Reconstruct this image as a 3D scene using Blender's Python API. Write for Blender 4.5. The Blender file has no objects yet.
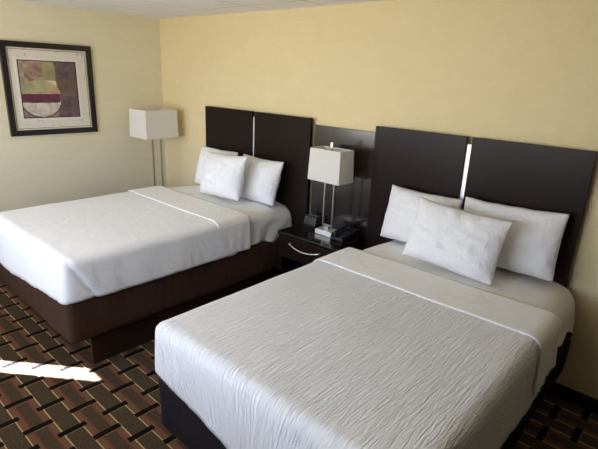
import bpy, bmesh, math, random
from mathutils import Vector, Matrix, noise
PI = math.pi
scene = bpy.context.scene
col = scene.collection

# ------------------------------------------------------------------ materials
class NT:
    def __init__(s, name):
        s.m = bpy.data.materials.new(name); s.m.use_nodes = True
        s.t = s.m.node_tree; s.n = s.t.nodes; s.l = s.t.links
        s.b = s.n['Principled BSDF']
    def node(s, typ, **kw):
        nd = s.n.new(typ)
        for k, v in kw.items(): setattr(nd, k, v)
        return nd
    def put(s, sock, v):
        if isinstance(v, bpy.types.NodeSocket): s.l.new(v, sock)
        else: sock.default_value = v
    def math(s, op, a, b=0.0, c=None):
        nd = s.node('ShaderNodeMath', operation=op)
        s.put(nd.inputs[0], a); s.put(nd.inputs[1], b)
        if c is not None: s.put(nd.inputs[2], c)
        return nd.outputs[0]
    def mix(s, f, a, b):
        nd = s.node('ShaderNodeMix', data_type='RGBA')
        s.put(nd.inputs[0], f); s.put(nd.inputs[6], rgba(a)); s.put(nd.inputs[7], rgba(b))
        return nd.outputs[2]
    def coord(s, which='Object', scale=(1, 1, 1), rot=(0, 0, 0)):
        tc = s.node('ShaderNodeTexCoord'); mp = s.node('ShaderNodeMapping')
        s.l.new(tc.outputs[which], mp.inputs[0])
        mp.inputs['Scale'].default_value = scale; mp.inputs['Rotation'].default_value = rot
        return mp.outputs[0]
    def noise(s, vec, scale, detail=3, rough=.5, dist=0):
        nd = s.node('ShaderNodeTexNoise'); s.l.new(vec, nd.inputs['Vector'])
        nd.inputs['Scale'].default_value = scale; nd.inputs['Detail'].default_value = detail
        nd.inputs['Roughness'].default_value = rough; nd.inputs['Distortion'].default_value = dist
        return nd.outputs['Fac']
    def bump(s, h, strength, dist=.01, prev=None):
        nd = s.node('ShaderNodeBump'); s.put(nd.inputs['Height'], h)
        nd.inputs['Strength'].default_value = strength; nd.inputs['Distance'].default_value = dist
        if prev is not None: s.l.new(prev, nd.inputs['Normal'])
        s.l.new(nd.outputs[0], s.b.inputs['Normal']); return nd.outputs[0]
    def base(s, c, rough=.5, metal=0, spec=.5):
        s.put(s.b.inputs['Base Color'], rgba(c)); s.b.inputs['Roughness'].default_value = rough
        s.b.inputs['Metallic'].default_value = metal; s.b.inputs['Specular IOR Level'].default_value = spec
    def band(s, v, lo, hi):                      # 1 where lo < v < hi
        return s.math('MULTIPLY', s.math('GREATER_THAN', v, lo), s.math('LESS_THAN', v, hi))

def rgba(c):
    if isinstance(c, bpy.types.NodeSocket): return c
    return (*c, 1) if len(c) == 3 else c
def lin(r, g, b):
    f = lambda v: (v/255/12.92) if v/255 <= .04045 else ((v/255+.055)/1.055)**2.4
    return (f(r), f(g), f(b))

def plain(name, c, rough=.5, metal=0, spec=.5):
    t = NT(name); t.base(c, rough, metal, spec); return t.m

def wall_mat(name, c, c2, stretch=(1, 1, 1), strength=.6, sc=58):
    t = NT(name); v = t.coord(scale=stretch)
    n = t.noise(v, sc, 4, .55, .4)
    t.base(t.mix(t.noise(v, 9, 3), c, c2), .75, 0, .25)
    t.bump(n, strength, .014); return t.m
M = {}
M['wall'] = wall_mat('textured_yellow_paint', lin(230, 212, 168), lin(223, 204, 158))
M['wall_left'] = wall_mat('woven_beige_wallcovering', lin(230, 221, 192), lin(222, 212, 182), (1, .3, 1.5), .5, 55)
M['wall_plain'] = plain('cream_paint', lin(205, 192, 160), .7)
M['wall_dark'] = plain('dark_unseen_wall', lin(70, 54, 44), .6)  # unseen right wall, made dark to cut bounce light onto the beds

def ceiling_mat():
    t = NT('ceiling_tile'); v = t.coord()
    sep = t.node('ShaderNodeSeparateXYZ'); t.l.new(v, sep.inputs[0])
    fx = t.math('FRACT', t.math('DIVIDE', t.math('ADD', sep.outputs[0], .1), .61))
    fy = t.math('FRACT', t.math('DIVIDE', t.math('ADD', sep.outputs[1], 10.05), 1.22))
    seam = t.math('MAXIMUM', t.math('LESS_THAN', fx, .012), t.math('LESS_THAN', fy, .006))
    n = t.noise(v, 90, 3, .7)
    c = t.mix(n, lin(226, 228, 230), lin(246, 247, 248))
    t.base(t.mix(seam, c, lin(178, 174, 166)), .9, 0, .1)
    t.bump(n, .6, .01); return t.m
M['ceiling'] = ceiling_mat()

def carpet_mat():
    t = NT('woven_pattern_carpet'); v = t.coord()
    sep = t.node('ShaderNodeSeparateXYZ'); t.l.new(v, sep.inputs[0])
    x, y = sep.outputs[0], sep.outputs[1]
    P = .2945; Q = .2485
    # strip coordinate: sy in 0..Q, red-edged strip from 0 to .150, plain strip from .150 to Q
    sy = t.math('MULTIPLY', t.math('FRACT', t.math('DIVIDE', t.math('ADD', y, 2.487+Q*20), Q)), Q)
    sx = t.math('MULTIPLY', t.math('FRACT', t.math('DIVIDE', t.math('ADD', x, -2.128+P*20+.019), P)), P)
    bar1 = t.math('MULTIPLY', t.math('LESS_THAN', sx, .038), t.math('LESS_THAN', sy, .152))
    lo = t.math('GREATER_THAN', sy, .122); hi = t.math('LESS_THAN', sy, .026)
    bar2 = t.math('MULTIPLY', t.band(sx, P/2, P/2+.038), t.math('MAXIMUM', lo, hi))
    bar = t.math('MAXIMUM', bar1, bar2)
    line = t.math('MAXIMUM', t.band(sy, -.001, .006), t.band(sy, .147, .154))
    redband = t.math('MAXIMUM', t.band(sy, .006, .045), t.band(sy, .108, .147))
    redline = t.math('MAXIMUM', t.band(sy, .036, .043), t.band(sy, .110, .117))
    # a thin olive edging beside each dark bar
    e1 = t.math('MULTIPLY', t.band(sx, .038, .046), t.math('LESS_THAN', sy, .152))
    e2 = t.math('MULTIPLY', t.band(sx, P/2+.038, P/2+.046), t.math('GREATER_THAN', sy, .152))
    edge = t.math('MAXIMUM', e1, e2)
    sp = t.noise(v, 150, 3, .75)
    spk = t.node('ShaderNodeMapRange'); t.l.new(sp, spk.inputs[0])
    spk.inputs[1].default_value = .35; spk.inputs[2].default_value = .68
    ground = t.mix(spk.outputs[0], lin(42, 35, 29), lin(98, 84, 69))
    c = t.mix(edge, ground, lin(112, 98, 74))
    c = t.mix(redband, c, t.mix(spk.outputs[0], lin(92, 68, 54), lin(122, 94, 75)))
    c = t.mix(redline, c, lin(116, 60, 56))
    c = t.mix(line, c, lin(186, 164, 122))
    c = t.mix(bar, c, lin(18, 16, 17))
    t.base(c, .95, 0, .08); t.bump(sp, .5, .006); return t.m
M['carpet'] = carpet_mat()

def wood_mat(name, a, b, rough=.34, axis='x', spec=.5):
    t = NT(name)
    v = t.coord(scale=(2, 30, 45) if axis == 'x' else (45, 30, 2))
    n = t.noise(v, 2.2, 5, .6, .6)
    t.base(t.mix(n, a, b), rough, 0, spec); t.bump(n, .02, .002); return t.m
M['espresso'] = wood_mat('espresso_veneer', lin(27, 18, 16), lin(37, 26, 23), .28, 'x', .13)
M['espresso_satin'] = wood_mat('satin_espresso_panel', lin(28, 21, 20), lin(36, 28, 26), .17, 'x', .9)
M['espresso_gloss'] = wood_mat('polished_espresso_top', lin(24, 17, 15), lin(33, 24, 21), .13)
M['base_wood'] = wood_mat('dark_plinth_board', lin(42, 29, 24), lin(54, 38, 31), .6, 'x', .12)
M['baseboard'] = plain('black_vinyl_base', lin(30, 26, 23), .6, 0, .2)
M['chrome'] = plain('polished_nickel', (.90, .87, .80), .3, 1)
M['nickel'] = plain('brushed_nickel', (.45, .43, .40), .28, 1)
M['aluminium'] = plain('brushed_aluminium', (.92, .92, .94), .4, .6)
M['black_plastic'] = plain('black_plastic', lin(20, 20, 22), .35)
M['grey_plastic'] = plain('charcoal_plastic', lin(52, 54, 56), .45)
M['display'] = plain('dark_display', lin(10, 12, 12), .08)
M['key'] = plain('grey_keys', lin(120, 120, 120), .5)

def cloth_mat(name, c, kind):
    t = NT(name)
    t.base(c, .85, 0, .15)
    t.b.inputs['Sheen Weight'].default_value = .12
    if kind == 'crinkle':                        # fine crinkle running along the length of the bed (mesh UV)
        v = t.coord('UV', (120, 11, 1)); n = t.noise(v, 1, 2, .5, .9)
        v2 = t.coord('UV', (5, 4, 1)); n2 = t.noise(v2, 1, 3, .5)
        p = t.bump(n, 1.0, .0115); t.bump(n2, .25, .03, p)
    elif kind == 'smooth':
        v = t.coord('UV', (7, 7, 1)); n = t.noise(v, 1, 4, .55, .8)
        p = t.bump(n, .32, .02); v2 = t.coord('UV', (25, 18, 1)); t.bump(t.noise(v2, 1, 3), .12, .01, p)
    elif kind == 'pillow':
        v = t.coord('Object', (1, 1, 1)); n = t.noise(v, 8, 4, .6, 1.6); p = t.bump(n, .5, .025); t.bump(t.noise(v, 18, 2, .5, 1.5), .12, .01, p)
    return t.m
M['spread'] = cloth_mat('white_crinkle_coverlet', lin(236, 235, 234), 'crinkle')
M['spread_soft'] = cloth_mat('white_quilt_cover', lin(236, 235, 234), 'smooth')
M['sheet'] = cloth_mat('white_cotton_sheet', lin(238, 236, 232), 'smooth')
M['pillow'] = cloth_mat('white_pillowcase', lin(234, 232, 230), 'pillow')
def skirt_mat(name, a, b):
    t = NT(name); v = t.coord('Object', (1, 1, .15)); n = t.noise(v, 30, 3)
    t.base(t.mix(n, a, b), .9, 0, .08); t.bump(n, .3, .012); return t.m
M['brown_cover'] = skirt_mat('brown_box_spring_wrap', lin(60, 42, 34), lin(78, 56, 46))
M['black_cover'] = skirt_mat('black_box_spring_wrap', lin(28, 26, 29), lin(40, 37, 40))
def shade_mat():
    t = NT('linen_lamp_shade'); v = t.coord(scale=(1, 1, 1))
    n = t.noise(v, 220, 2); t.base(t.mix(n, lin(232, 229, 221), lin(243, 240, 233)), .8, 0, .1)
    t.bump(n, .15, .002)
    tr = t.node('ShaderNodeBsdfTranslucent'); tr.inputs[0].default_value = (*lin(236, 226, 205), 1)
    mx = t.node('ShaderNodeMixShader'); mx.inputs[0].default_value = .25
    t.l.new(t.b.outputs[0], mx.inputs[1]); t.l.new(tr.outputs[0], mx.inputs[2])
    t.l.new(mx.outputs[0], t.n['Material Output'].inputs[0]); return t.m
M['shade'] = shade_mat()

# ------------------------------------------------------------------ mesh helpers
def add_box(bm, x0, x1, y0, y1, z0, z1):
    vs = [bm.verts.new(p) for p in ((x0,y0,z0),(x1,y0,z0),(x1,y1,z0),(x0,y1,z0),(x0,y0,z1),(x1,y0,z1),(x1,y1,z1),(x0,y1,z1))]
    for f in ((3,2,1,0),(4,5,6,7),(0,1,5,4),(1,2,6,5),(2,3,7,6),(3,0,4,7)): bm.faces.new([vs[i] for i in f])
    return vs
def add_tube(bm, pts, r, n=10, cap=True):
    pts = [Vector(p) for p in pts]; rings = []
    for i, p in enumerate(pts):
        d = (pts[min(i+1, len(pts)-1)] - pts[max(i-1, 0)]).normalized()
        a = d.cross(Vector((0, 0, 1)))
        if a.length < .05: a = d.cross(Vector((1, 0, 0)))
        a.normalize(); b = d.cross(a)
        rings.append([bm.verts.new(p + (a*math.cos(2*PI*k/n) + b*math.sin(2*PI*k/n))*r) for k in range(n)])
    for r0, r1 in zip(rings, rings[1:]):
        for k in range(n): bm.faces.new((r0[k], r0[(k+1) % n], r1[(k+1) % n], r1[k]))
    if cap:
        bm.faces.new(rings[0][::-1]); bm.faces.new(rings[-1])
def add_lathe(bm, prof, c=(0, 0, 0), n=20):
    rings = [[bm.verts.new((c[0]+r*math.cos(2*PI*k/n), c[1]+r*math.sin(2*PI*k/n), c[2]+z)) for k in range(n)] for r, z in prof]
    for r0, r1 in zip(rings, rings[1:]):
        for k in range(n): bm.faces.new((r0[k], r0[(k+1) % n], r1[(k+1) % n], r1[k]))
    bm.faces.new(rings[0][::-1]); bm.faces.new(rings[-1])
def obj(name, bm, mat, parent=None, bevel=0, smooth=False, seg=2):
    bmesh.ops.recalc_face_normals(bm, faces=bm.faces)
    me = bpy.data.meshes.new(name); bm.to_mesh(me); bm.free()
    o = bpy.data.objects.new(name, me); col.objects.link(o)
    for m in (mat if isinstance(mat, (list, tuple)) else [mat]): me.materials.append(m)
    if smooth:
        for p in me.polygons: p.use_smooth = True
    if bevel:
        b = o.modifiers.new('bevel', 'BEVEL'); b.width = bevel; b.segments = seg; b.limit_method = 'ANGLE'
    if parent is not None:
        o.parent = parent; o.location = -parent_loc(parent)
    return o
def parent_loc(p):
    v = Vector(p.location)
    return v
def box_obj(name, d, mat, parent=None, bevel=.003):
    bm = bmesh.new(); add_box(bm, *d); return obj(name, bm, mat, parent, bevel)
def thing(name, label, cat, loc, group=None):
    o = bpy.data.objects.new(name, None); col.objects.link(o); o.location = loc
    o.empty_display_size = .1
    return tag(o, label, cat, group)
def tag(o, label, cat, group=None):
    o['label'] = label; o['category'] = cat
    if group: o['group'] = group
    return o
def struct(name, d, mat):
    o = box_obj(name, d, mat, None, 0); o['kind'] = 'structure'; return o

# ------------------------------------------------------------------ the room
RX, RY, H = 6.2, -3.5, 2.44
T = .03                                              # unseen front wall, thinned so the sun gets through its edge slit
struct('floor', (-.1, RX+.1, RY-.1, .1, -.1, 0), M['carpet'])
struct('ceiling', (-.1, RX+.1, RY-.1, .1, H, H+.1), M['ceiling'])
struct('wall_back', (-.1, RX+.1, 0, .1, 0, H), M['wall'])
struct('wall_left', (-.1, 0, RY-T, 0, 0, H), M['wall_left'])
struct('wall_right', (RX, RX+.1, RY-T, 0, 0, H), M['wall_dark'])
WX0, WX1, WZ0, WZ1 = .03, 2.45, .70, 2.25
VX0, VX1, VZ0, VZ1 = 2.5, 4.1, 1.05, 2.25  # second opening, unseen, added to light the foreground bed
bm = bmesh.new()
add_box(bm, 0, WX0, RY-T, RY, 0, H); add_box(bm, WX1, VX0, RY-T, RY, 0, H); add_box(bm, VX1, RX, RY-T, RY, 0, H)
add_box(bm, WX0, WX1, RY-T, RY, 0, WZ0); add_box(bm, WX0, WX1, RY-T, RY, WZ1, H); add_box(bm, WX0, .26, RY-T, RY, 1.80, WZ1); add_box(bm, .29, 1.9, RY-T, RY, WZ0, 1.0); add_box(bm, WX0, .25, RY-T, RY, WZ0, 1.08); add_box(bm, .26, 1.7, RY-T, RY, 1.92, WZ1)  # extra sill and header blocks added to cut daylight and shape the sun patch
add_box(bm, VX0, VX1, RY-T, RY, 0, VZ0); add_box(bm, VX0, VX1, RY-T, RY, VZ1, H)
o = obj('wall_front', bm, M['wall_plain']); o['kind'] = 'structure'
bm = bmesh.new()
for x in (.25, 1.25): add_box(bm, x, x+.04, RY-.028, RY-.002, WZ0, WZ1)
o = obj('window_1', bm, M['nickel'], None, .004); o['kind'] = 'structure'
bm = bmesh.new()
for x in (VX0, VX1-.05): add_box(bm, x, x+.05, RY-.028, RY-.002, VZ0, VZ1)
o = obj('added_window_2', bm, M['nickel'], None, .004); o['kind'] = 'structure'  # posts of the opening added for light
# unseen slab added outside to keep the sun off all but the edge slit
bm = bmesh.new(); q = []
SX, SY, SZ = math.tan(math.radians(53)), 1.0, 2.32
dep = 1.62
for z in (SZ, SZ+.15):
    q.append([bm.verts.new(p) for p in ((.27, RY-T, z), (5.4, RY-T, z), (5.4, RY-dep, z), (.27-SX*(dep-T), RY-dep, z))])
bm.faces.new(q[0][::-1]); bm.faces.new(q[1])
for k in range(4): bm.faces.new((q[0][k], q[0][(k+1) % 4], q[1][(k+1) % 4], q[1][k]))
o = obj('sun_blocker', bm, M['wall_plain']); o['kind'] = 'structure'
struct('baseboard_back', (0, RX, -.012, 0, 0, .095), M['baseboard'])
struct('baseboard_left', (0, .012, RY, -.012, 0, .095), M['baseboard'])

# ------------------------------------------------------------------ headboards
X0, PW, GAP, MID = .8653, .7033, .035, .6205
HT = 1.5822
def headboard(x, label, trim=0.0):
    t = thing('headboard', label, 'headboard', (x+PW+GAP/2, -.03, .35), 'double panel headboards')
    box_obj('headboard_panel', (x, x+PW, -.06, -.03, .35, HT), M['espresso'], t, .002)
    box_obj('headboard_panel', (x+PW+GAP, x+2*PW+GAP-trim, -.06, -.03, .35, HT), M['espresso'], t, .002)
    s = box_obj('accent_strip', (x+PW+.0005, x+PW+GAP-.0005, -.044, -.018, .35, 1.533), M['aluminium'], t, .001)
    s['label'] = 'silver metal strip in the gap between the panels'
    bm = bmesh.new()
    for a in (x+.1, x+PW-.16, x+PW+GAP+.12, x+2*PW+GAP-.16):
        add_box(bm, a, a+.06, -.03, -.001, .4, 1.45)
    obj('mounting_rail', bm, M['espresso'], t)
headboard(X0, 'dark brown two-panel headboard with silver strip, behind the bed nearer the corner', .018)
XR = X0+2*PW+GAP+MID
headboard(XR, 'dark brown two-panel headboard with silver strip, behind the bed in the foreground')
tag(box_obj('wall_panel', (X0+2*PW+GAP+.004, XR-.004, -.03, -.001, .3, 1.531), M['espresso_satin'], None, .002),
    'lower dark brown wall panel behind the nightstand lamp, between the two headboards', 'wall panel')

# ------------------------------------------------------------------ beds
def nz(x, y, z, s=0.0): return noise.noise(Vector((x+s*17.3, y-s*9.1, z+s*5.7)))
HB = .805; BW = 1.328; BL = 2.014; YH = -.065

def cloth_shell(cx, y0, y1, w, drop, mat_name, parent, part, R=.055, top=0.0, seed=0, foot=True, hem=None, wrinkle=None,
                step=.024, corner_r=.07, seam=False, thick=.006, undul=.006):
    """cloth over a box: y0 = head edge, y1 = foot edge (y1 < y0); drops over both sides and, if foot, over the foot"""
    L = y0-y1; A = PI*R/2; D = drop-R+A-R          # ring distance that gives the wanted drop
    hx = w/2
    def axis(lo, hi):
        n = max(2, round((hi-lo)/step)); return [lo+(hi-lo)*i/n for i in range(n+1)]
    xs = axis(-hx-D, hx+D); ys = axis(0, L+(D if foot else 0))
    bm = bmesh.new(); uvl = bm.loops.layers.uv.new('UVMap'); grid = []; uv = {}
    for gy in ys:
        row = []
        for gx in xs:
            sf = gy-L if foot else -9.0
            sg = max(abs(gx)-hx, sf)
            side = abs(gx)-hx >= sf
            if sg <= -R: px, py, dz = gx, gy, 0.0; inset = -sg
            else:
                a = min((sg+R)/R, PI/2)
                inset = R-R*math.sin(a); dz = R*(1-math.cos(a)) + max(0, sg+R-A)
                if foot:
                    px = gx/(hx+sg)*(hx-inset); py = gy/(L+sg)*(L-inset)
                else:
                    px = gx/(hx+sg)*(hx-inset); py = gy
            # round the corner in plan
            if foot:
                vx = abs(px)-(hx-corner_r); vy = py-(L-corner_r)
                if vx > 0 and vy > 0:
                    m = max(vx, vy); l = math.hypot(vx, vy); k = m/l
                    px = math.copysign(hx-corner_r+vx*k, px); py = L-corner_r+vy*k
            fr = max(0, min(1, dz/drop))
            # outward direction on the skirt
            if foot and py > L-corner_r-.001 and abs(px) > hx-corner_r-.001:
                n2 = Vector((math.copysign(max(0, abs(px)-(hx-corner_r)), px), -max(0, py-(L-corner_r)))).normalized() if True else None
            elif side: n2 = Vector((math.copysign(1, px), 0))
            else: n2 = Vector((0, -1))
            X = cx+px; Y = y0-py
            Z = HB+top-dz
            if not foot and part == 'fitted_sheet':   # the loose sheet sags at its head corners
                Z -= .045*max(0, 1-py/.40)*max(0, min(1, (abs(px)-hx+.22)/.22))
            if fr > 0 and hem is not None:          # stretch the skirt to follow the hem line
                Z -= hem(px, py, side)*fr
            # soft undulation
            b = 0.0
            if sg < 0:
                Z += undul*nz(X*2.2, Y*2.2, 0, seed)+undul*.35*nz(X*7, Y*5, 1, seed)
            if fr > .02:
                along = py if side else px
                b = .010*fr*nz(along*7, Z*2.5, 3, seed)+.004*nz(along*20, Z*6, 5, seed)*fr + .012*fr
                if wrinkle: b += wrinkle(px, py, fr, side)
                if seam and side and px > 0:
                    d = L-py; lim = .015+.16*fr      # the tucked corner fold
                    if d > lim: b += .020*min(1, (d-lim)/.008)*(.5+.5*fr)
                    if abs(d-lim) < .022: b -= .016*(1-abs(d-lim)/.022)
            X += n2.x*b; Y += n2.y*b
            vtx = bm.verts.new((X, Y, Z)); row.append(vtx); uv[vtx] = (gx, gy)
        grid.append(row)
    for r0, r1 in zip(grid, grid[1:]):
        for i in range(len(r0)-1): bm.faces.new((r0[i], r0[i+1], r1[i+1], r1[i]))
    for f in bm.faces:
        for lp in f.loops: lp[uvl].uv = uv[lp.vert]
    o = obj(part, bm, M[mat_name], parent, 0, True)
    # make sure the top faces up
    if sum(p.normal.z for p in o.data.polygons) < 0: o.data.flip_normals()
    s = o.modifiers.new('thickness', 'SOLIDIFY'); s.thickness = thick; s.offset = 1
    return o

def soft_box(bm, x0, x1, y0, y1, z0, z1, nx=40, ny=50, nzv=8, amp=.006, seed=0, r=.03):
    """closed rounded box with slightly uneven sides"""
    pts = {}
    def P(i, j, k):
        key = (i, j, k)
        if key not in pts:
            x = x0+(x1-x0)*i/nx; y = y0+(y1-y0)*j/ny; z = z0+(z1-z0)*k/nzv
            c = Vector((min(max(x, x0+r), x1-r), min(max(y, y0+r), y1-r), min(max(z, z0+r), z1-r)))
            v = Vector((x, y, z))-c
            if v.length > 1e-6: v = v.normalized()*r*min(1, max(abs(v.x), abs(v.y), abs(v.z))/r)
            p = c+v
            if v.length > 1e-6: p += v.normalized()*amp*nz(x*6, y*6, z*4, seed)
            pts[key] = bm.verts.new(p)
        return pts[key]
    for i in range(nx):
        for j in range(ny):
            for k in (0, nzv): bm.faces.new((P(i,j,k), P(i+1,j,k), P(i+1,j+1,k), P(i,j+1,k)))
    for i in range(nx):
        for k in range(nzv):
            for j in (0, ny): bm.faces.new((P(i,j,k), P(i+1,j,k), P(i+1,j,k+1), P(i,j,k+1)))
    for j in range(ny):
        for k in range(nzv):
            for i in (0, nx): bm.faces.new((P(i,j,k), P(i,j+1,k), P(i,j+1,k+1), P(i,j,k+1)))

def bed(cx, label, cover, cover_label, spread, seam, seed, hem):
    t = thing('bed', label, 'bed', (cx, YH-BL/2, 0), 'white beds')
    y1 = YH-BL
    # plinth, set back under the box spring
    bm = bmesh.new()
    add_box(bm, cx-BW/2+.10, cx+BW/2-.10, y1+.85, y1+.87, 0, .245); add_box(bm, cx-BW/2+.10, cx+BW/2-.10, YH-.3, YH-.28, 0, .245)
    for s in (-1, 1): add_box(bm, *sorted((cx+s*(BW/2-.08), cx+s*(BW/2-.10))), y1+.15, YH-.28, 0, .245)
    add_box(bm, cx-.01, cx+.01, y1+.87, YH-.3, 0, .245)
    obj('bed_base', bm, M['base_wood'], t, .002)
    bm = bmesh.new(); soft_box(bm, cx-BW/2-.004, cx+BW/2+.004, y1-.006, YH-.01, .236, .54, 40, 60, 10, .008, seed, .035)
    o = obj('box_spring', bm, M[cover], t, 0, True); o['label'] = cover_label
    # mattress in its fitted sheet; the head end shows
    bm = bmesh.new(); soft_box(bm, cx-BW/2+.05, cx+BW/2-.05, y1+.02, YH, .53, HB-.03, 40, 60, 8, .006, seed+1, .05)
    o = obj('mattress', bm, M['sheet'], t, 0, True)
    # bottom sheet hanging loosely at the head end
    def sheet_wr(px, py, fr, side):
        return .013*fr*math.sin((py*30-fr*7)+2.5*nz(py*3, fr*2, 0, seed))*(.4+.6*fr)+.008*fr+.012*fr*max(0, 1-py/.16)*max(0, 1-fr*.6)
    cloth_shell(cx, YH-.003, YH-.78, BW-.062, .27, 'sheet', t, 'fitted_sheet', .085, -.004, seed+2, False,
                lambda px, py, s: .02*math.sin(py*9+seed), sheet_wr, .02, undul=.01)
    cloth_shell(cx, YH-.70, y1-.004, BW+.008, .275, spread, t, 'bedspread', .045, .006, seed+3, True, hem, None, .020, .045, seam)
    def fold_wr(px, py, fr, side):
        return .0025*fr*math.sin(py*70+4*nz(py*4, fr*3, 2, seed))+.004*fr
    cloth_shell(cx, YH-.545, YH-.875, BW+.026, .280, 'sheet', t, 'turned_down_sheet', .056, .016, seed+4, False,
                lambda px, py, s: .015*nz(px*2, py*4, 0, seed), fold_wr, .016, thick=.007, undul=.004)
    return t
C1 = X0+PW+GAP/2-.1053; C2 = XR+PW+GAP/2+.147
bed(C1, 'made-up bed nearer the room corner, white bedding over a brown wrapped base', 'brown_cover', 'brown fabric wrap',
    'spread_soft', True, 1, lambda px, py, s: (.0 if s else .085*(1-max(0, px+.25)/.95)+.0))
bed(C2, 'large foreground bed with crinkled white bedspread and black wrapped base', 'black_cover', 'black fabric wrap',
    'spread', False, 2, lambda px, py, s: (.03*math.sin(py*2.4+1)+(.05 if px > 0 else -.045)) if s else -.035+.13*max(0, min(1, (px+.6)/.6)))

# ------------------------------------------------------------------ pillows
def pillow(label, x0, x1, yb, yt, zb, zt, th, seed, ears=.035, twist=0.0, xshift=0.0, where=None):
    """leaning pillow: bottom edge at yb/zb, top edge at yt/zt"""
    cx = (x0+x1)/2; w = (x1-x0); h = math.hypot(zt-zb, yt-yb)
    bm = bmesh.new(); n, m = 46, 34
    def surf(u, v, sgn):
        e = max(0, (1-abs(u)**3.2))**.6*max(0, (1-abs(v)**3.2))**.6
        t_ = th*.5*e*(1+.12*nz(u*1.5, v*1.5, sgn, seed)-.18*v)
        t_ += e**.5*.008*(nz(u*4.5, v*4.5, sgn*2, seed)) + (1-e)**2*e*.0
        # puckers near the ends
        ed = max(abs(u), abs(v))**3
        q1 = nz(u*1.3+v*.8, v*1.1-u*.6, sgn+9, seed)
        t_ += .006*e**.5*(1-abs(2*abs(nz(u*1.6+q1, v*2.2-q1, sgn*3, seed))))-.003*e**.5
        t_ += .006*ed*e**.4*math.sin(3.5*(abs(v) if abs(u) > abs(v) else abs(u))*PI+4*nz(u*2, v*2, 3, seed))
        pin = 1-.055*(1-abs(v)**2)*abs(u)**2*0
        px = u*w/2*(1-.015*(1-v*v)); pz = v*h/2*(1+.01*(1-u*u))
        c = max(0, abs(u)+abs(v)-1.45)/.55              # pointed corners
        px *= 1+ears*c*.5; pz *= 1+ears*c*.7
        wob = .006*nz(u*3, v*3, 7, seed)
        pz += -.008*(1-u*u)*(1 if v > 0 else 0)*max(0, v) + wob
        return px, t_*sgn, pz
    g = {}
    for s in (1, -1):
        for i in range(n+1):
            for j in range(m+1):
                u = math.sin((2*i/n-1)*PI/2*.999)*.55+(2*i/n-1)*.45; v = 2*j/m-1
                if s == -1 and (i in (0, n) or j in (0, m)): g[s, i, j] = g[1, i, j]; continue
                g[s, i, j] = bm.verts.new(surf(u, v, s))
    for s in (1, -1):
        for i in range(n):
            for j in range(m):
                f = [g[s, i, j], g[s, i+1, j], g[s, i+1, j+1], g[s, i, j+1]]
                bm.faces.new(f if s == -1 else f[::-1])
    lean = math.atan2(yt-yb, zt-zb)
    o = obj('pillow', bm, M['pillow'], None, 0, True)
    o.location = (cx, (yb+yt)/2, (zb+zt)/2)
    o.rotation_euler = (-lean, twist, xshift)
    tag(o, label, 'pillow', 'white pillows')
    return o
pillow('white pillow at the far left of the corner bed, mostly hidden behind the front one', .91, 1.46, -.245, -.135, .818, 1.19, .17, 1)
pillow('white pillow on the right of the corner bed, leaning against the headboard', 1.55, 2.07, -.26, -.14, .818, 1.19, .17, 2)
pillow('plump white pillow propped in front on the corner bed', 1.315, 1.855, -.48, -.365, .846, 1.215, .18, 3, .03, -.05)
pillow('white pillow on the left of the foreground bed, leaning against the headboard', 3.165, 3.69, -.235, -.135, .826, 1.185, .18, 4)
pillow('white pillow on the right of the foreground bed, leaning against the headboard', 3.72, 4.32, -.235, -.14,   .84, 1.215, .17, 5, .035, -.025)
pillow('white pillow laid in front of the other two on the foreground bed', 3.515, 4.085, -.51, -.375, .838, 1.188, .17, 6, .05, .04)

# ------------------------------------------------------------------ nightstand
NX0, NX1, NY0, NZ = 2.325, 2.905, -.455, .70
t = thing('nightstand', 'dark brown nightstand with one drawer, between the two beds', 'nightstand', ((NX0+NX1)/2, NY0/2, 0))
bm = bmesh.new()
add_box(bm, NX0+.012, NX0+.032, NY0+.02, -.035, 0, NZ-.03); add_box(bm, NX1-.032, NX1-.012, NY0+.02, -.035, 0, NZ-.03)
add_box(bm, NX0+.032, NX1-.032, -.05, -.035, .05, NZ-.03); add_box(bm, NX0+.032, NX1-.032, NY0+.02, -.05, .07, .09)
add_box(bm, NX0+.032, NX1-.032, NY0+.03, -.05, .475, .49); add_box(bm, NX0+.032, NX1-.032, NY0+.06, NY0+.075, 0, .07)
obj('cabinet_body', bm, M['espresso'], t, .002)
box_obj('nightstand_top', (NX0, NX1, NY0, -.033, NZ-.028, NZ), M['espresso_gloss'], t, .003)
d = box_obj('drawer', (NX0+.014, NX1-.014, NY0+.002, NY0+.02, .49, NZ-.032), M['espresso'], t, .002)
bm = bmesh.new()
pts = []
for i in range(17):
    a = -1+2*i/16
    pts.append((2.626+a*.155, NY0-.014-.014*(1-a*a), .597+.028*a*a))
pts = [(pts[0][0], NY0+.004, pts[0][2])]+pts+[(pts[-1][0], NY0+.004, pts[-1][2])]
add_tube(bm, pts, .0055, 8)
h = obj('drawer_handle', bm, M['chrome'], None, 0, True); h.parent = d
h.location = -(Vector(t.location)+Vector(d.location))
h['label'] = 'curved chrome drawer pull'

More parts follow.
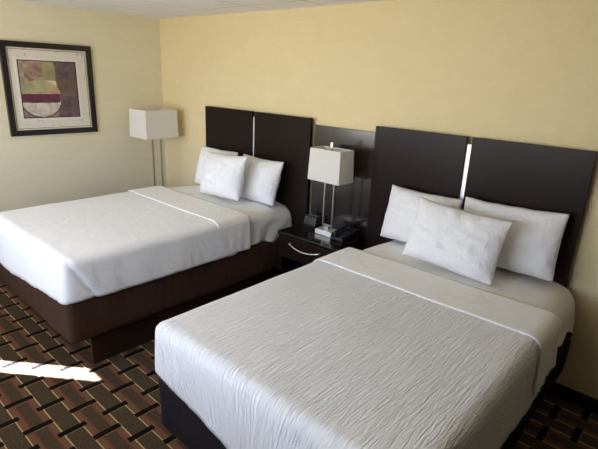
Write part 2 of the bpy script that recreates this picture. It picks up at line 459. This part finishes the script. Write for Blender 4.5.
# ------------------------------------------------------------------ lamps
def shade_mesh(x0, x1, y0, y1, z0, z1, tp=.008):
    bm = bmesh.new(); w = .004
    def ring(x0, x1, y0, y1, z, i):
        return [bm.verts.new(p) for p in ((x0+i, y0+i, z), (x1-i, y0+i, z), (x1-i, y1-i, z), (x0+i, y1-i, z))]
    o0 = ring(x0, x1, y0, y1, z0, 0); o1 = ring(x0, x1, y0, y1, z1, tp); i0 = ring(x0, x1, y0, y1, z0, w); i1 = ring(x0, x1, y0, y1, z1, tp+w)
    for k in range(4):
        n = (k+1) % 4
        bm.faces.new((o0[k], o0[n], o1[n], o1[k])); bm.faces.new((i0[n], i0[k], i1[k], i1[n]))
        bm.faces.new((o1[k], o1[n], i1[n], i1[k])); bm.faces.new((o0[n], o0[k], i0[k], i0[n]))
    return bm
def loop_frame(bm, a0, a1, c, z0, z1, b, along='x', cy=0):
    """rectangular loop of square bar"""
    if along == 'x': f = lambda u0, u1, w0, w1: add_box(bm, u0, u1, cy-b/2, cy+b/2, w0, w1)
    else: f = lambda u0, u1, w0, w1: add_box(bm, cy-b/2, cy+b/2, u0, u1, w0, w1)
    f(a0, a0+b, z0, z1); f(a1-b, a1, z0, z1); f(a0+b, a1-b, z0, z0+b); f(a0+b, a1-b, z1-b, z1)

lx, ly = 2.655, -.22
t = thing('table_lamp', 'nickel table lamp with cream rectangular shade, on the nightstand', 'lamp', (lx, ly, NZ))
bm = bmesh.new(); add_box(bm, lx-.081, lx+.081, ly-.056, ly+.056, NZ+.0005, NZ+.042)
obj('lamp_base', bm, plain('satin_nickel', (.9, .87, .80), .45, .85), t, .003)
bm = bmesh.new(); loop_frame(bm, lx-.052, lx+.052, lx, NZ+.068, 1.20, .014, 'x', ly)
add_box(bm, lx-.02, lx+.02, ly-.012, ly+.012, NZ+.042, NZ+.068)
obj('lamp_frame', bm, M['nickel'], t, .002)
s = obj('lamp_shade', shade_mesh(2.500, 2.808, -.312, -.125, 1.142, 1.390), M['shade'], t)
bm = bmesh.new(); add_tube(bm, [(lx, ly, 1.20), (lx, ly, 1.40)], .005)
for p in ((2.512, ly), (2.796, ly)): add_tube(bm, [(lx, ly, 1.372), (p[0], p[1], 1.372)], .0025, 6)
obj('shade_spider', bm, M['nickel'], t)
bm = bmesh.new(); add_box(bm, lx-.010, lx+.010, ly-.010, ly+.010, 1.400, 1.440)
obj('finial', bm, M['chrome'], t, .002)
bm = bmesh.new(); add_lathe(bm, [(.013, 0), (.013, .04), (.028, .075), (.03, .095), (.022, .118), (.006, .128)], (lx, ly, 1.205), 16)
b = obj('light_bulb', bm, plain('frosted_glass_bulb', (.8, .8, .78), .4), t, 0, True)

fx, fy = .30, -.288
t = thing('floor_lamp', 'tall nickel floor lamp with cream rectangular shade, in the room corner', 'lamp', (fx, fy, 0))
box_obj('lamp_base', (fx-.13, fx+.13, fy-.14, fy+.14, .0005, .03), M['nickel'], t, .004)
bm = bmesh.new(); loop_frame(bm, fy-.058, fy+.058, 0, .03, 1.30, .014, 'y', fx)
obj('lamp_frame', bm, M['nickel'], t, .002)
obj('lamp_shade', shade_mesh(.128, .462, -.505, -.115, 1.222, 1.512), M['shade'], t)
bm = bmesh.new(); add_tube(bm, [(fx, fy, 1.30), (fx, fy, 1.50)], .005)
for yy in (-.495, -.125): add_tube(bm, [(fx, fy, 1.495), (fx, yy, 1.495)], .0025, 6)
obj('shade_spider', bm, M['nickel'], t)
bm = bmesh.new(); add_lathe(bm, [(.013, 0), (.013, .04), (.028, .075), (.03, .095), (.022, .118), (.006, .128)], (fx, fy, 1.305), 16)
obj('light_bulb', bm, bpy.data.materials['frosted_glass_bulb'], t, 0, True)

# ------------------------------------------------------------------ clock and telephone
t = thing('alarm_clock', 'small charcoal alarm clock left of the nightstand lamp', 'clock', (2.405, -.115, NZ))
bm = bmesh.new()
vs = add_box(bm, 2.340, 2.468, -.155, -.07, NZ+.001, NZ+.082)
for v in vs[4:6]: v.co.y += .018; v.co.z -= .012
obj('clock_body', bm, M['grey_plastic'], t, .006)
bm = bmesh.new()
for p in ((2.352, -.1555, NZ+.02), (2.456, -.1555, NZ+.02), (2.456, -.1445, NZ+.055), (2.352, -.1445, NZ+.055)): bm.verts.new(p)
bm.faces.new(list(bm.verts))
o = obj('display', bm, M['display'], t); o.location.y -= .0015
for k in range(4):
    box_obj('button', (2.362+k*.025, 2.378+k*.025, -.118, -.100, NZ+.079, NZ+.085), M['key'], t, .002)

t = thing('telephone', 'black desk telephone right of the nightstand lamp', 'telephone', (2.815, -.2, NZ))
bm = bmesh.new()
vs = add_box(bm, 2.752, 2.872, -.305, -.07, NZ+.001, NZ+.03)
for v in (vs[6], vs[7]): v.co.z += .035
obj('phone_body', bm, M['black_plastic'], t, .006)
bm = bmesh.new()
add_tube(bm, [(2.785, -.29, NZ+.055), (2.785, -.23, NZ+.075), (2.785, -.15, NZ+.084), (2.785, -.085, NZ+.084)], .013, 12)
add_box(bm, 2.765, 2.805, -.305, -.265, NZ+.034, NZ+.062); add_box(bm, 2.765, 2.805, -.12, -.075, NZ+.058, NZ+.088)
obj('handset', bm, M['black_plastic'], t, .005)
for r in range(4):
    for c in range(3):
        yy = -.28+r*.03; zz = NZ+.032+(yy+.305)/.235*.035
        box_obj('key', (2.817+c*.017, 2.829+c*.017, yy, yy+.018, zz-.006, zz+.003), M['grey_plastic'], t, .0015)
bm = bmesh.new(); pts = []
for i in range(180):
    a = i/179; th = a*2*PI*28
    c = Vector((2.765+.045*math.sin(a*PI), -.300-.06*math.sin(a*PI), NZ+.008+.022*(1-a)**2))
    pts.append(c+Vector((0, .005*math.cos(th), .005*math.sin(th))))
add_tube(bm, pts, .0018, 6)
obj('coiled_cord', bm, M['black_plastic'], t, 0, True)

# ------------------------------------------------------------------ picture
PY0, PY1, PZ0, PZ1 = -1.612, -.803, 1.275, 2.105
t = thing('framed_picture', 'abstract print in a wide black frame on the left wall', 'picture', (0.001, (PY0+PY1)/2, PZ0))
bm = bmesh.new(); w = .05
for d in ((.001, .032, PY0, PY1, PZ0, PZ0+w), (.001, .032, PY0, PY1, PZ1-w, PZ1), (.001, .032, PY0, PY0+w, PZ0+w, PZ1-w), (.001, .032, PY1-w, PY1, PZ0+w, PZ1-w)):
    add_box(bm, *d)
obj('picture_frame', bm, plain('black_lacquer_frame', lin(28, 22, 22), .3), t, .003)
tm = NT('distressed_white_mat'); v = tm.coord(); n = tm.noise(v, 14, 5, .65, .8)
sp = tm.node('ShaderNodeMapRange'); tm.l.new(n, sp.inputs[0]); sp.inputs[1].default_value = .58; sp.inputs[2].default_value = .75
tm.base(tm.mix(sp.outputs[0], lin(216, 210, 196), lin(150, 142, 130)), .7)
box_obj('mat_board', (.004, .014, PY0+w-.004, PY1-w+.004, PZ0+w-.004, PZ1-w+.004), tm.m, t, 0)
bm = bmesh.new()
def rect_ring(bm, x0, x1, a, b, c, d, w):
    for q in ((a, b, c, c+w), (a, b, d-w, d), (a, a+w, c+w, d-w), (b-w, b, c+w, d-w)): add_box(bm, x0, x1, q[0], q[1], q[2], q[3])
rect_ring(bm, .012, .017, PY0+.062, PY1-.062, PZ0+.062, PZ1-.062, .005)
obj('outer_fillet', bm, plain('tan_fillet', lin(150, 130, 105), .6), t)
AY0, AY1, AZ0, AZ1 = -1.478, -.968, 1.438, 1.945
bm = bmesh.new(); rect_ring(bm, .012, .020, AY0-.028, AY1+.028, AZ0-.028, AZ1+.028, .022)
obj('inner_fillet', bm, plain('white_fillet', lin(222, 217, 206), .5), t, .002)

def art_mat():
    t = NT('abstract_print'); v = t.coord()
    sep = t.node('ShaderNodeSeparateXYZ'); t.l.new(v, sep.inputs[0])
    wob = t.math('MULTIPLY', t.math('SUBTRACT', t.noise(v, 18, 3), .5), .03)
    u = t.math('ADD', t.math('DIVIDE', t.math('ADD', sep.outputs[1], -AY0), AY1-AY0), wob)
    w = t.math('ADD', t.math('DIVIDE', t.math('SUBTRACT', AZ1, sep.outputs[2]), AZ1-AZ0), wob)   # 0 at the top
    n = t.noise(v, 9, 5, .6, 1)
    def blot(a, b, lo=.4, hi=.62):
        r = t.node('ShaderNodeMapRange'); t.l.new(n, r.inputs[0]); r.inputs[1].default_value = lo; r.inputs[2].default_value = hi
        return t.mix(r.outputs[0], a, b)
    c = blot(lin(84, 68, 76), lin(112, 92, 92))
    c = t.mix(t.band(w, .30, .52), c, blot(lin(92, 74, 70), lin(110, 90, 78)))
    c = t.mix(t.math('LESS_THAN', u, .62), c, blot(lin(120, 98, 100), lin(150, 128, 118)))
    tl = t.math('MULTIPLY', t.math('LESS_THAN', u, .40), t.math('LESS_THAN', w, .42))
    c = t.mix(tl, c, blot(lin(128, 100, 94), lin(176, 150, 126)))
    c = t.mix(t.math('MULTIPLY', t.math('LESS_THAN', u, .08), t.math('LESS_THAN', w, .6)), c, blot(lin(168, 160, 138), lin(140, 128, 112)))
    c = t.mix(t.math('MULTIPLY', t.band(u, .40, .60), t.math('LESS_THAN', w, .34)), c, blot(lin(158, 152, 112), lin(140, 132, 98)))
    c = t.mix(t.math('MULTIPLY', t.band(u, .42, .62), t.band(w, .34, .58)), c, lin(206, 198, 176))
    d2 = lambda cu, cv, ku, kv: t.math('ADD', t.math('POWER', t.math('MULTIPLY', t.math('SUBTRACT', u, cu), ku), 2), t.math('POWER', t.math('MULTIPLY', t.math('SUBTRACT', w, cv), kv), 2))
    dome = t.math('MULTIPLY', t.math('LESS_THAN', d2(.33, .60, 1/.35, 1/.27), 1), t.math('LESS_THAN', w, .58))
    c = t.mix(dome, c, t.mix(t.math('GREATER_THAN', u, .43), blot(lin(168, 163, 126), lin(150, 145, 112)), blot(lin(186, 164, 126), lin(172, 142, 112))))
    bd = d2(.33, .70, 1/.37, 1/.31)
    bowl = t.math('MULTIPLY', t.math('LESS_THAN', bd, 1), t.math('GREATER_THAN', w, .70))
    rim = t.math('MULTIPLY', t.math('GREATER_THAN', bd, .86), bowl)
    c = t.mix(bowl, c, blot(lin(206, 198, 184), lin(168, 158, 146), .45, .7))
    c = t.mix(rim, c, lin(84, 72, 70))
    c = t.mix(t.math('MULTIPLY', t.band(w, .575, .735), t.math('LESS_THAN', u, .66)), c, blot(lin(88, 42, 60), lin(106, 54, 72)))
    t.base(c, .45); return t.m
box_obj('art_print', (.013, .0165, AY0-.006, AY1+.006, AZ0-.006, AZ1+.006), [art_mat()], t, 0)
bm = bmesh.new(); rect_ring(bm, .014, .0185, AY0-.006, AY1+.006, AZ0-.006, AZ1+.006, .008)
obj('print_border', bm, plain('dark_print_border', lin(40, 34, 40), .5), t)

# ------------------------------------------------------------------ light
w = bpy.data.worlds.new('daylight'); scene.world = w; w.use_nodes = True
nt = w.node_tree; nt.nodes.clear()
tc = nt.nodes.new('ShaderNodeTexCoord'); sp = nt.nodes.new('ShaderNodeSeparateXYZ'); nt.links.new(tc.outputs['Generated'], sp.inputs[0])
mr = nt.nodes.new('ShaderNodeMapRange'); nt.links.new(sp.outputs[2], mr.inputs[0]); mr.inputs[1].default_value = -1; mr.inputs[2].default_value = 1
cr = nt.nodes.new('ShaderNodeValToRGB'); nt.links.new(mr.outputs[0], cr.inputs[0])
e = cr.color_ramp.elements
e[0].position = .20; e[0].color = (.75, .72, .66, 1)
e[1].position = 1; e[1].color = (.42, .58, .95, 1)
for p, c in ((.44, (.85, .82, .76, 1)), (.49, (.97, .97, .98, 1)), (.54, (.88, .98, 1.12, 1)), (.60, (.72, .92, 1.32, 1)), (.75, (.55, .78, 1.35, 1))):
    x = e.new(p); x.color = c
bg = nt.nodes.new('ShaderNodeBackground'); nt.links.new(cr.outputs[0], bg.inputs[0]); bg.inputs[1].default_value = 8.9
out = nt.nodes.new('ShaderNodeOutputWorld'); nt.links.new(bg.outputs[0], out.inputs[0])

def light(name, typ, energy, color=(1, 1, 1), **kw):
    d = bpy.data.lights.new(name, typ); d.energy = energy; d.color = color
    for k, v in kw.items(): setattr(d, k, v)
    o = bpy.data.objects.new(name, d); col.objects.link(o); return o
def aim(o, d): o.rotation_euler = Vector(d).to_track_quat('-Z', 'Y').to_euler()
for x0, x1, z0, z1 in ((WX0, WX1, WZ0, WZ1), (VX0, VX1, VZ0, VZ1)):
    p = light('window_portal', 'AREA', 1, shape='RECTANGLE', size=x1-x0, size_y=z1-z0)
    p.data.cycles.is_portal = True
    p.location = ((x0+x1)/2, RY-T-.01, (z0+z1)/2); aim(p, (0, 1, 0))
def sdir(az, el):
    a, b = math.radians(az), math.radians(el)
    return (math.sin(a)*math.cos(b), math.cos(a)*math.cos(b), -math.sin(b))
s = light('sun', 'SUN', 260, (1, .98, .95), angle=math.radians(.6)); aim(s, sdir(53, 35)); s.location = (-4, -8, 5)

# ------------------------------------------------------------------ camera
f, cx, cy, cz, yaw, pitch, roll = (470.979777, 4.880918, -3.086884, 1.915474, 0.72323, -0.30605, 0.042802)
d = Vector((-math.sin(yaw)*math.cos(pitch), math.cos(yaw)*math.cos(pitch), math.sin(pitch)))
r = d.cross(Vector((0, 0, 1))).normalized(); u = r.cross(d)
r2 = math.cos(roll)*r+math.sin(roll)*u; u2 = -math.sin(roll)*r+math.cos(roll)*u
cam = bpy.data.cameras.new('camera'); cam.sensor_width = 36; cam.lens = f*36/598; cam.clip_start = .02
co = bpy.data.objects.new('camera', cam); col.objects.link(co)
co.matrix_world = Matrix(((r2.x, u2.x, -d.x, cx), (r2.y, u2.y, -d.y, cy), (r2.z, u2.z, -d.z, cz), (0, 0, 0, 1)))
scene.camera = co

scene.view_settings.view_transform = 'Standard'; scene.view_settings.look = 'None'
scene.view_settings.gamma = 1; scene.view_settings.use_curve_mapping = False
scene.view_settings.exposure = -0.24
scene.cycles.use_denoising = True
scene.cycles.max_bounces = 10; scene.cycles.diffuse_bounces = 6
scene.cycles.sample_clamp_indirect = 8
